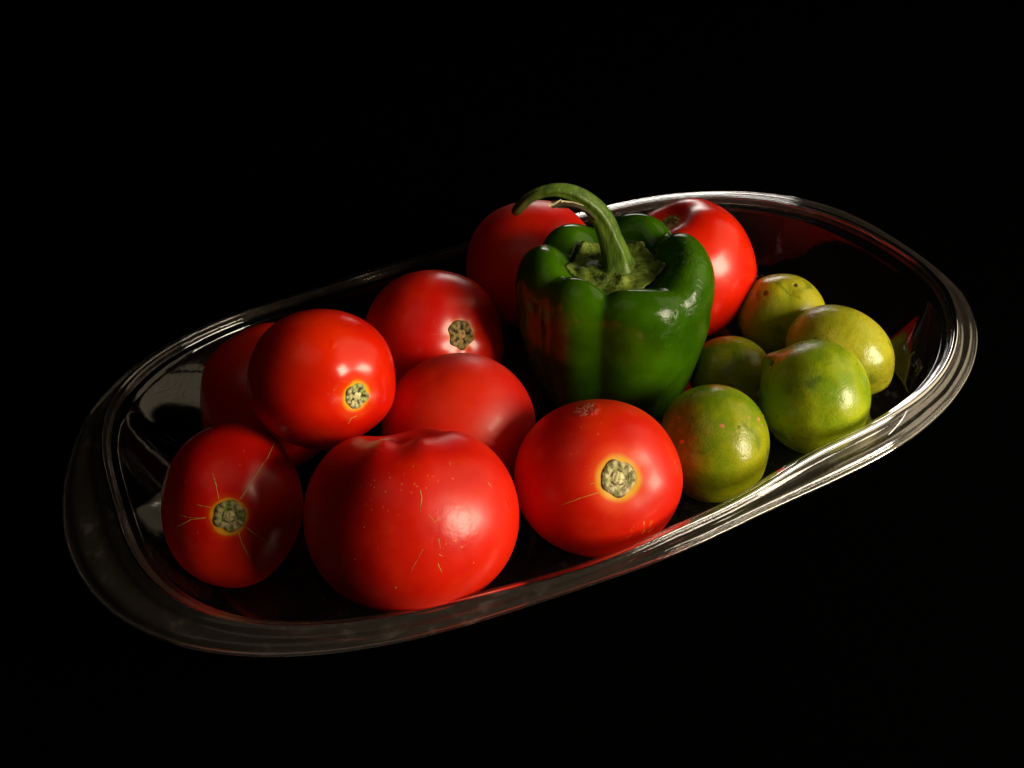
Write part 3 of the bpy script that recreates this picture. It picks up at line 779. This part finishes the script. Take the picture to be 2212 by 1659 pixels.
# ------------------------------------------------------------------ the bell pepper
PX, PY = PEPPER_XY
a_r = -math.atan2(0.44818, 0.89348)
prot = Matrix.Rotation(a_r, 3, 'Z')
pep = thing('bell_pepper', 'large dark green bell pepper standing upright with a long hooked stalk', 'bell pepper', (PX, PY, 0.25), prot)
GROOVES = ((257, .175, 19), (213, .11, 14), (311, .065, 12), (38, .14, 14), (100, .16, 14), (150, .13, 13))
def groove(ph, top=False):
    g = -0.02
    for a, d, w_ in GROOVES:
        if top and a == 257: d, w_ = 0.10, 11
        if top and a == 311: d, w_ = 0.085, 13
        x = abs((math.degrees(ph) - a + 180) % 360 - 180) / w_
        g += d * math.exp(-x ** 1.45)
    return g
hp = harmonics(np.random.default_rng(17), 0.012)
PPROF = [(0.0, 0.55), (0.8, 0.45), (1.5, 0.15), (2.1, 0.0), (2.7, 0.08), (3.10, 0.42), (3.42, 1.1), (3.68, 2.0), (3.88, 3.0), (4.06, 4.0), (4.22, 5.0), (4.22, 5.9), (4.27, 6.7), (4.20, 7.4),
         (3.98, 8.0), (3.62, 8.42), (3.18, 8.60), (2.76, 8.52), (2.42, 8.22), (2.15, 7.85), (1.85, 7.62), (1.4, 7.50), (0.7, 7.45), (0.0, 7.45)]
def resample(P, n):
    P = np.array(P); out = []
    m_ = len(P)
    for i in range(n):
        s = i * (m_ - 1) / (n - 1); k = min(m_ - 2, int(s)); f_ = s - k
        p0 = P[max(0, k - 1)]; p1 = P[k]; p2 = P[k + 1]; p3 = P[min(m_ - 1, k + 2)]
        out.append(0.5 * (2 * p1 + (p2 - p0) * f_ + (2 * p0 - 5 * p1 + 4 * p2 - p3) * f_ * f_ + (3 * p1 - p0 - 3 * p2 + p3) * f_ ** 3))
    return np.array(out)
prof = resample(PPROF, 96)
V = []; NV = 240
for i, (r0, z0) in enumerate(prof):
    t = i / 95
    for j in range(NV):
        ph = 2 * math.pi * j / NV
        g = groove(ph); gt = groove(ph, True)
        zt = min(1, max(0, z0 / 8.6))
        shoulder = math.exp(-((t - 0.72) / 0.13) ** 2)
        r = r0 * (1 + PSCALE[0]) * (1 - g * (0.62 + 0.28 * zt ** 2)) * (1 + hp(t * 3.1, ph)) if t < 0.72 else r0 * (1 + PSCALE[0]) * (1 - (g * (1 - min(1, (t - 0.72) / 0.06)) + gt * min(1, (t - 0.72) / 0.06)) * 0.9 * shoulder) * (1 + hp(t * 3.1, ph) * shoulder)
        z = z0 - gt * 6.5 * shoulder * (0.5 + 0.45 * min(1, max(0, (t - 0.55) / 0.2))) + 0.25 * shoulder * (math.cos(ph * 2 - 1.0))
        V.append((r * math.cos(ph), r * math.sin(ph), z * PSCALE[1]))
link_mesh('body', V, grid_faces(96, NV), pepper_material(), pep)
# calyx: a crinkled star whose corners turn up
CALZ = 7.52 * PSCALE[1]
corners = [math.radians(q) for q in (188, 128, 50, 352, 300, 252)]
cr = [2.30, 2.25, 2.10, 2.30, 2.00, 2.15]
lift_c = [0.55, 0.75, 0.75, 0.65, 0.0, 0.0]
V = []; nr, na = 22, 144
rc_ = np.random.default_rng(4)
bl = [(rc_.uniform(0.6, 1.7), rc_.uniform(0, 6.28), rc_.uniform(0.10, 0.22), rc_.uniform(0.10, 0.28)) for _ in range(16)]
for i in range(nr + 1):
    t = i / nr
    for j in range(na):
        ph = 2 * math.pi * j / na
        # edge radius: straight-ish sides between corners
        best = 0; R_ = 1.84
        for c_, r_c, l_c in zip(corners, cr, lift_c):
            d = abs((ph - c_ + math.pi) % (2 * math.pi) - math.pi)
            k_ = math.exp(-(d / 0.30) ** 1.2)
            R_ += (r_c - 1.84) * k_; best = max(best, k_ * l_c)
        R_ += 0.02 * math.sin(17 * ph) + 0.025 * math.sin(31 * ph + 1)
        rr_ = R_ * t
        x, y = rr_ * math.cos(ph), rr_ * math.sin(ph)
        z = 0.10 + 0.25 * math.exp(-(t / 0.5) ** 2) - 0.04 * t
        z += (0.02 + 0.62 * best) * max(0, t - 0.72) ** 1.5 / 0.148 * 1.0
        for br, bp, bh, bw in bl:
            dd = (x - br * math.cos(bp)) ** 2 + (y - br * math.sin(bp)) ** 2
            z += bh * math.exp(-dd / bw ** 2) * (1 - t ** 3)
        z += 0.03 * math.sin(9 * ph + 4 * t) * t
        V.append((x, y, CALZ + z))
o = link_mesh('calyx', V, grid_faces(nr + 1, na), calyx_material(), pep)
so = o.modifiers.new('thickness', 'SOLIDIFY'); so.thickness = 0.10 * CM; so.offset = -1
# stalk
STALK = stalk_material()
path = resample(STEM, 70); path = np.array(path) + np.array([0, 0, CALZ])
def srad(t, a):
    base = np.interp(t, [0, 0.04, 0.10, 0.20, 0.40, 0.60, 0.75, 0.88, 0.97, 1.0], [1.35, 1.05, 0.80, 0.60, 0.49, 0.39, 0.27, 0.235, 0.21, 0.10])
    return base * (1 + 0.10 * math.cos(5 * a + 1.5 * t) + 0.04 * math.sin(8 * a + 9 * t) + 0.03 * math.sin(23 * t + 2 * a)) * (1 - (0.35 * max(0, math.cos(a - SPLIT_A)) ** 2 * math.exp(-((t - 0.70) / 0.14) ** 2)))
V, F = tube(path, srad, 28)
link_mesh('stalk', V, F, STALK, pep)
# torn husk on the underside of the hook
HUSK = plain_material('torn_husk', (0.62, 0.52, 0.28), 0.7); HUSK_D = plain_material('torn_husk_dark', (0.05, 0.035, 0.012), 0.8)
def strip(pts, w0, mat, name):
    v, f = tube(pts, lambda t, a: w0 * (1 - 0.75 * t) * (1 if abs(math.cos(a)) > 0.5 else 0.45), 6)
    return link_mesh(name, v, f, mat, pep)
for k_ in HUSKS:
    strip(np.array(k_[0]) + np.array([0, 0.12, CALZ + 0.62]), k_[1], HUSK if k_[2] else HUSK_D, 'torn_husk')
